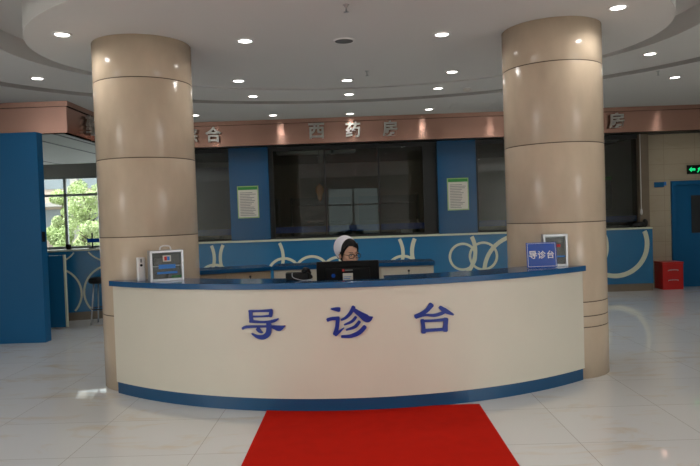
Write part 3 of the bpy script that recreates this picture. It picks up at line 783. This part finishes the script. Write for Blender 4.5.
# torso
for c, r in (((0, .04, .52), (.175, .13, .10)), ((0, .03, .64), (.145, .105, .12)), ((0, .0, .78), (.15, .105, .13)), ((0, -.03, .93), (.165, .105, .12)), ((0, -.05, 1.0), (.13, .075, .06))): ell(bm, c, r)
capsule(bm, (0, -.06, 1.0), (.02, -.115, 1.17), .05, .048)
for s in (-1, 1):
    sh, el, wr = (s*.17, -.05, .98), (s*.225, -.14, .79), (s*.13, -.375, .80)
    capsule(bm, (s*.10, -.045, 1.0), sh, .055, .052); capsule(bm, sh, el, .048, .038); capsule(bm, el, wr, .036, .024)
    # hand on the keys
    pc = Vector((s*.115, -.435, .795))
    ell(bm, pc, (.036, .045, .014), u=14, v=10); capsule(bm, wr, pc, .022, .02)
    for k, (dx, ln) in enumerate(((-.027, .062), (-.009, .072), (.009, .068), (.026, .054))):
        b0 = pc+Vector((dx, -.035, .002)); b1 = b0+Vector((dx*.1, -ln*.55, .008)); b2 = b1+Vector((0, -ln*.35, -.012)); 
        capsule(bm, b0, b1, .0085, .008, 8); capsule(bm, b1, b2, .008, .0065, 8)
    t0 = pc+Vector((-s*.03, .012, 0)); t1 = t0+Vector((-s*.024, -.032, -.002)); t2 = t1+Vector((-s*.004, -.028, -.004))
    capsule(bm, t0, t1, .011, .009, 8); capsule(bm, t1, t2, .009, .0075, 8)
    hip, kn, an = (s*.095, 0, .54), (s*.12, -.42, .53), (s*.12, -.40, .10)
    capsule(bm, hip, kn, .085, .058); capsule(bm, kn, an, .056, .036); capsule(bm, (s*.12, -.39, .045), (s*.13, -.56, .035), .038, .032)
# head
rt = hrot()
ell(bm, hp(0, .012, .045), (.074, .092, .088), rt, 28, 20)      # cranium
ell(bm, hp(0, -.03, -.02), (.064, .066, .085), rt, 28, 20)      # face
ell(bm, hp(0, -.055, -.082), (.032, .034, .026), rt)            # chin
for s in (-1, 1):
    ell(bm, hp(s*.036, -.062, -.022), (.026, .024, .024), rt)   # cheeks
    ell(bm, hp(s*.030, -.082, .034), (.022, .010, .008), rt)    # brow ridge
    ell(bm, hp(s*.072, .012, -.006), (.010, .018, .030), rt)    # ears
ell(bm, hp(0, -.098, -.022), (.013, .016, .012), rt); ell(bm, hp(0, -.092, .0), (.008, .012, .026), rt)   # nose
for s in (-1, 1): ell(bm, hp(s*.010, -.092, -.026), (.008, .009, .007), rt)
ell(bm, hp(0, -.088, -.052), (.022, .010, .006), rt); ell(bm, hp(0, -.086, -.063), (.018, .010, .006), rt)
capsule(bm, (.02, -.115, 1.15), hp(0, .02, -.06), .046, .05)
bm = remeshed(bm, .0045, 4, 'body')
obj('body', bm, 'skin', nurse, smooth=True)
for s in (-1, 1):
    bm = nb(); ell(bm, hp(s*.030, -.0855, .014), (.0135, .0075, .0062), rt); e = obj('eye', bm, 'eyewhite', nurse)
    bm = nb(); ell(bm, hp(s*.030, -.0915, .013), (.006, .0028, .0055), rt); obj('iris', bm, 'eye', e)
    bm = nb(); tube(bm, smooth_path([hp(s*.014, -.094, .036), hp(s*.03, -.095, .042), hp(s*.05, -.083, .037)]), .0026, 6); obj('eyebrow', bm, 'hair', nurse)
bm = nb(); ell(bm, hp(0, -.0965, -.0525), (.017, .004, .0035), rt); ell(bm, hp(0, -.0945, -.0615), (.014, .004, .004), rt); obj('lips', bm, 'lips', nurse)
# hair: cap of hair over the cranium with a side parting, down past the ears
bm = nb(); g = bmesh.ops.create_uvsphere(bm, u_segments=40, v_segments=28, radius=1)
for v in bm.verts:
    x, y, z = v.co
    px, py, pz = x*.084, .016+y*.102, .05+z*.098
    if z < 0: pz = .05+z*.13; 
    v.co = Vector((px, py, pz))
kill = []
for f in bm.faces:
    c = f.calc_center_median()
    if c.y < -.018 and c.z < .098-.45*abs(c.x+.02) and abs(c.x) < .075: kill.append(f)
    elif c.y < .0 and c.z < -.015: kill.append(f)
    elif c.z < -.058: kill.append(f)
bmesh.ops.delete(bm, geom=kill, context='FACES')
bmesh.ops.solidify(bm, geom=bm.faces[:], thickness=.006)
for s in (-1, 1):
    tube(bm, smooth_path([(s*.04, -.062, .108), (s*.066, -.04, .06), (s*.072, -.02, .01), (s*.07, -.012, -.03)]), [.011, .010, .007, .003], 8)
for v in bm.verts: v.co = HEAD @ v.co
obj('hair', bm, 'hair', nurse, smooth=True)
bm = nb(); ell(bm, hp(0, .118, -.02), (.042, .036, .046), rt); obj('hair_bun', bm, 'hair', nurse, smooth=True)
# cap: soft domed nurse cap at the back of the head, open at the front
bm = nb(); bmesh.ops.create_uvsphere(bm, u_segments=48, v_segments=32, radius=1)
for v in bm.verts:
    x, y, z = v.co
    v.co = Vector((x*.094, .053+y*.120, .050+z*.110))
kill = [f for f in bm.faces if (lambda c: c.z*.50+c.y*.86 < .016)(f.calc_center_median())]
bmesh.ops.delete(bm, geom=kill, context='FACES')
bmesh.ops.solidify(bm, geom=bm.faces[:], thickness=.004)
for v in bm.verts: v.co = HEAD @ v.co
cap = obj('nurse_cap', bm, 'cloth', nurse, smooth=True)
# glasses
gl = nb()
for s in (-1, 1):
    ringp = []
    for i in range(24):
        a = 2*PI*i/24; ca, sa = math.cos(a), math.sin(a)
        ex = .026*math.copysign(abs(ca)**.7, ca); ez = .0185*math.copysign(abs(sa)**.7, sa)
        ringp.append(hp(s*.034+ex, -.108+.25*abs(s*.034+ex)**1.6, .010+ez))
    tube(gl, ringp, .0036, 6, True)
    tube(gl, [hp(s*.060, -.104, .016), hp(s*.076, -.05, .014), hp(s*.082, .01, .010), hp(s*.080, .03, -.008)], .0024, 6)
tube(gl, smooth_path([hp(-.009, -.109, .012), hp(0, -.112, .015), hp(.009, -.109, .012)]), .0024, 6)
obj('glasses', gl, 'black', nurse)
# uniform
bm = nb()
for c, r in (((0, .04, .52), (.195, .15, .11)), ((0, .03, .64), (.163, .122, .13)), ((0, .0, .78), (.168, .122, .14)), ((0, -.03, .93), (.18, .12, .125)), ((0, -.05, 1.0), (.145, .09, .065))): ell(bm, c, r)
capsule(bm, (0, -.05, 1.0), (.006, -.075, 1.065), .072, .062)
for s in (-1, 1):
    capsule(bm, (s*.10, -.045, 1.0), (s*.17, -.05, .98), .068, .065); capsule(bm, (s*.17, -.05, .98), (s*.225, -.14, .79), .062, .052); capsule(bm, (s*.225, -.14, .79), (s*.145, -.345, .80), .05, .038)
    capsule(bm, (s*.095, 0, .54), (s*.12, -.42, .53), .1, .072); capsule(bm, (s*.12, -.42, .53), (s*.12, -.40, .13), .07, .052)
obj('uniform', remeshed(bm, .008, 5, 'uniform'), 'cloth', nurse, smooth=True)
for s in (-1, 1):
    bm = nb(); ell(bm, (s*.125, -.47, .04), (.05, .13, .04)); obj('shoe', bm, 'white', nurse, smooth=True)
# chair under the nurse
t = thing('office_chair', 'black office chair under the seated person behind the desk', 'chair', (-.125, 6.44, 0))
obj('seat', box(nb(), -.22, -.2, .37, .22, .22, .425), 'darkfabric', t, bevel=.02)
obj('backrest', box(nb(), -.2, .24, .55, .2, .28, .95), 'darkfabric', t, bevel=.02)
bm = nb(); tube(bm, smooth_path([(0, .1, .36), (0, .28, .4), (0, .3, .55), (0, .285, .75)]), .015, 8); obj('back_bar', bm, 'darkmetal', t)
bm = nb(); tube(bm, [(0, 0, .08), (0, 0, .37)], .025, 12); obj('gas_lift', bm, 'darkmetal', t)
for k in range(5):
    a = 2*PI*k/5+.3; bm = nb(); tube(bm, [(0, 0, .09), (.26*math.cos(a), .26*math.sin(a), .065)], [.022, .014], 8)
    leg = obj('leg', bm, 'darkmetal', t); bm = nb(); ell(bm, (.26*math.cos(a), .26*math.sin(a), .028), (.028, .028, .028), u=12, v=8); obj('caster', bm, 'black', leg)

# ------------------------------------------------------------------ ceiling fittings
DL = {
 'oval': [(-2.678, 5.955), (-1.053, 6.396), (.906, 6.426), (2.385, 5.775), (-1.454, 8.205), (-.071, 8.412), (1.259, 8.136)],
 'ring': [(-3.914, 7.966), (-1.497, 9.628), (-.059, 9.744), (1.261, 9.529), (3.621, 7.864)],
 'outer': [(-2.755, 11.147), (-1.436, 11.447), (-.064, 11.587), (1.338, 11.404), (4.658, 9.353)],
 'unseen': [(2.75, 11.0), (6.1, 11.0), (-3.4, 11.2), (-.07, 4.9)]}
names = {
 'oval': ['lit round downlight in the lowered oval left of the left marble column', 'lit round downlight in the lowered oval just right of the left marble column top', 'lit round downlight in the lowered oval just left of the right marble column top', 'lit round downlight in the lowered oval above the right of the right marble column',
          'lit round downlight near the far edge of the lowered oval, left of three', 'lit round downlight near the far edge of the lowered oval, middle of three', 'lit round downlight near the far edge of the lowered oval, right of three'],
 'ring': ['lit round downlight above the copper fascia corner at far left', 'lit round downlight just before the dark ceiling groove, left of three between columns', 'lit round downlight just before the dark ceiling groove, middle of three between columns', 'lit round downlight just before the dark ceiling groove beside the smoke detector', 'lit round downlight right of the right marble column beside the oval edge'],
 'outer': ['lit round downlight beside the right edge of the left marble column near the fascia', 'lit round downlight next to the fascia left of the three middle characters', 'lit round downlight directly above the middle fascia character', 'lit round downlight next to the fascia right of the three middle characters', 'lit round downlight beyond the groove at the far right, near a sprinkler'],
 'unseen': ['lit round downlight behind the right marble column near the fascia', 'lit round downlight near the fascia in front of the blue door', 'lit round downlight behind the left marble column near the fascia', 'lit round downlight in the oval above the front of the desk']}
DL['lobby'] = [(x, y) for y in (-3.6, -1.6, .4, 2.2) for x in (-6.6, -4.4, -2.2, 0, 2.2, 4.4, 6.6)]
names['lobby'] = ['lit round downlight in the lobby ceiling above and behind the viewer']*len(DL['lobby'])
POWER = dict(oval=36, ring=40, outer=40, unseen=40, lobby=60)
proto = None
for k, L in DL.items():
    for (x, y), lab in zip(L, names[k]):
        if k == 'unseen' and lab.startswith('lit round downlight in the oval'): continue
        z = ZD if k == 'oval' else ZC
        if proto is None:
            proto = thing('downlight', lab, 'downlight', (x, y, z), 0, 'ceiling downlights')
            bm = nb(); lathe(bm, [(.062, -.001), (.07, -.012), (.088, -.010), (.09, 0)], 28, cap=False); obj('rim', bm, 'white', proto)
            bm = nb(); lathe(bm, [(.063, -.003), (.063, -.007)], 28); obj('lens', bm, 'lens', proto)
            d = proto
        else:
            d = copy_tree(proto); d.location = (x, y, z); d['label'] = lab
            if k == 'lobby': d['group'] = 'lobby downlights out of view'
        ld = bpy.data.lights.new('downlight_lamp', 'SPOT'); ld.energy = POWER[k]; ld.color = (1, .965, .915); ld.spot_size = R_(160); ld.spot_blend = .9; ld.shadow_soft_size = .06
        lo = bpy.data.objects.new('downlight_lamp', ld); C.objects.link(lo); lo.location = (x, y, z-.015)
t = thing('ceiling_speaker', 'flat round grey speaker grille in the middle of the lowered oval', 'speaker', (-.072, 6.529, ZD))
bm = nb(); lathe(bm, [(.09, -.002), (.095, -.012), (.105, -.010), (.108, 0)], 32, cap=False); obj('rim', bm, 'white', t)
bm = nb(); lathe(bm, [(.093, -.004), (.093, -.008)], 32); obj('grille', bm, 'ink', t)
def sprinkler(x, y, z, lab):
    t = thing('sprinkler', lab, 'sprinkler', (x, y, z), 0, 'ceiling sprinklers')
    bm = nb(); lathe(bm, [(.008, -.055), (.008, -.02), (.014, -.015), (.02, -.004), (.03, 0)], 14); obj('pipe', bm, 'steel', t)
    bm = nb(); lathe(bm, [(.022, -.062), (.022, -.058)], 14); obj('deflector', bm, 'steel', t)
sprinkler(-.033, 5.443, ZD, 'small dark sprinkler at the top middle of the photo')
sprinkler(.183, 7.934, ZD, 'small sprinkler between the speaker grille and far edge of the oval')
sprinkler(4.2, 8.896, ZC, 'small sprinkler right of the right marble column beside the dark groove')
t = thing('smoke_detector', 'round beige smoke detector on the ceiling left of the right marble column', 'detector', (1.702, 9.61, ZC))
bm = nb(); lathe(bm, [(.035, -.05), (.055, -.04), (.06, -.015)], 24); obj('head', bm, 'paper', t)
bm = nb(); lathe(bm, [(.065, -.015), (.07, 0)], 24); obj('base', bm, 'white', t)
t = thing('access_panel', 'thin ceiling access hatch near the fascia left of the right column', 'hatch', (2.05, 11.2, ZC))
bm = nb(); box(bm, -.36, -.3, -.006, .36, -.29, 0); box(bm, -.36, .29, -.006, .36, .3, 0); box(bm, -.36, -.29, -.006, -.35, .29, 0); box(bm, .35, -.29, -.006, .36, .29, 0); obj('frame', bm, 'ceiling', t)
obj('hatch', box(nb(), -.345, -.285, -.003, .345, .285, 0), 'ceiling', t)

# ------------------------------------------------------------------ outside
gr = struct('ground_outside', box(nb(), -60, 16.7, -.5, 40, 70, -.3), 'ground')
struct('ground_entrance', box(nb(), -40, -40, -.5, 40, YF-.2, -.02), 'ground')
bt = thing('office_building', 'pale stone building with grey glass outside the left windows', 'building', (-22, 50, -.3))
obj('wall', box(nb(), -14, 0, 0, 14, 8, 14), 'facade', bt)
for k in range(4):
    obj('window_band', box(nb(), -13.4, -.05, 1.6+k*3.2, 13.4, 0, 3.2+k*3.2), 'darkglass', bt)
for k in range(7): obj('pilaster', box(nb(), -13.8+k*4.5, -.25, 0, -13.2+k*4.5, -.05, 14), 'facadegrey', bt)
obj('canopy', box(nb(), -13, -1.6, 3.4, 13, 0, 3.7), 'facadegrey', bt)
def tree(x, y, h, r, seed, label, m='leaf'):
    t = thing('tree', label, 'tree', (x, y, -.3), 0, 'trees outside the left windows')
    rnd = random.Random(seed)
    bm = nb(); tube(bm, smooth_path([(0, 0, 0), (.05, .02, h*.25), (-.03, .05, h*.5), (.02, 0, h*.75)]), [.14, .12, .09, .06], 8)
    for k in range(5):
        a = rnd.random()*6.28; tube(bm, [(0, 0, h*(.35+.07*k)), (r*.6*math.cos(a), r*.6*math.sin(a), h*(.55+.07*k))], [.05, .02], 6)
    obj('trunk', bm, 'bark', t)
    bm = nb()
    blobs = []
    for k in range(16):
        a = rnd.random()*6.28; q = rnd.random()**.5*r*.75
        blobs.append((Vector((q*math.cos(a), q*math.sin(a), h*(.35+.6*rnd.random()))), r*(.3+.25*rnd.random())))
    for c, br in blobs:
        for i in range(420):
            v = Vector((rnd.gauss(0, 1), rnd.gauss(0, 1), rnd.gauss(0, 1))).normalized()*br*(.65+.35*rnd.random()); p = c+v
            n = (v.normalized()+Vector((rnd.gauss(0, .5), rnd.gauss(0, .5), rnd.gauss(0, .5)))).normalized()
            u = n.orthogonal().normalized(); w = n.cross(u); s = .045+.04*rnd.random()
            bm.faces.new([bm.verts.new(p+u*s), bm.verts.new(p+w*s*.6), bm.verts.new(p-u*s), bm.verts.new(p-w*s*.6)])
    obj('foliage', bm, m, t)
tree(-16.8, 40, 5.2, 1.35, 1, 'leafy green tree outside seen through the right window panes')
tree(-19.2, 41.5, 4.1, .8, 2, 'leafy green tree outside seen through the left window panes', 'leaf')
tree(-15.2, 36, 1.9, .85, 3, 'low bright green shrub tree outside below the right window panes', 'leaf')
tree(-17.3, 37, 1.7, .8, 4, 'low bright green shrub tree outside below the left window panes', 'leafdark')

# ------------------------------------------------------------------ light
w = bpy.data.worlds.new('World'); bpy.context.scene.world = w; w.use_nodes = True
nt = w.node_tree; bg = nt.nodes['Background']
sky = nt.nodes.new('ShaderNodeTexSky'); sky.sky_type = 'HOSEK_WILKIE'; sky.turbidity = 6; sky.sun_direction = (-.3, -.5, .8); sky.ground_albedo = .4
mxn = nt.nodes.new('ShaderNodeMixRGB'); mxn.inputs[0].default_value = .75; mxn.inputs[2].default_value = (.95, .98, 1, 1)
nt.links.new(sky.outputs[0], mxn.inputs[1]); nt.links.new(mxn.outputs[0], bg.inputs[0]); bg.inputs[1].default_value = 3.2
sd = bpy.data.lights.new('sun', 'SUN'); sd.energy = 9.0; sd.angle = .02; so = bpy.data.objects.new('sun', sd); C.objects.link(so); so.rotation_euler = Vector((.45, .25, -.85)).to_track_quat('-Z', 'Y').to_euler()
def area(name, loc, rot, sx, sy, e, col=(1, 1, 1)):
    ld = bpy.data.lights.new(name, 'AREA'); ld.shape = 'RECTANGLE'; ld.size = sx; ld.size_y = sy; ld.energy = e; ld.color = col
    o = bpy.data.objects.new(name, ld); C.objects.link(o); o.location = loc; o.rotation_euler = rot; return o
# daylight entering by the glazed entrance behind the camera and by the left windows, plus added side fill
area('entrance_daylight', (-.15, YF-.3, 1.45), (R_(90), 0, 0), 2.2, 2.8, 6, (1, .98, .95))
area('added_side_fill_left', (X0-.3, -2.3, 1.7), (0, R_(-90), 0), 2.4, 4.1, 210, (1, .985, .96))  # added fill through the unseen left opening, brightens desk front and columns
area('added_side_fill_right', (X1+.3, -2.3, 1.7), (0, R_(90), 0), 2.4, 4.1, 210, (1, .985, .96))  # matching added fill from the right opening
area('window_daylight', (-7.0, YB+.35, 1.9), (R_(-90), 0, 0), 4.4, 1.6, 60, (.95, 1, 1))

sc = bpy.context.scene
sc.view_settings.view_transform = 'Standard'; sc.view_settings.look = 'None'; sc.view_settings.gamma = 1; sc.view_settings.use_curve_mapping = False
sc.view_settings.exposure = -0.45
sc.cycles.max_bounces = 10; sc.cycles.transparent_max_bounces = 16; sc.cycles.caustics_reflective = False; sc.cycles.caustics_refractive = False
sc.cycles.sample_clamp_indirect = 4
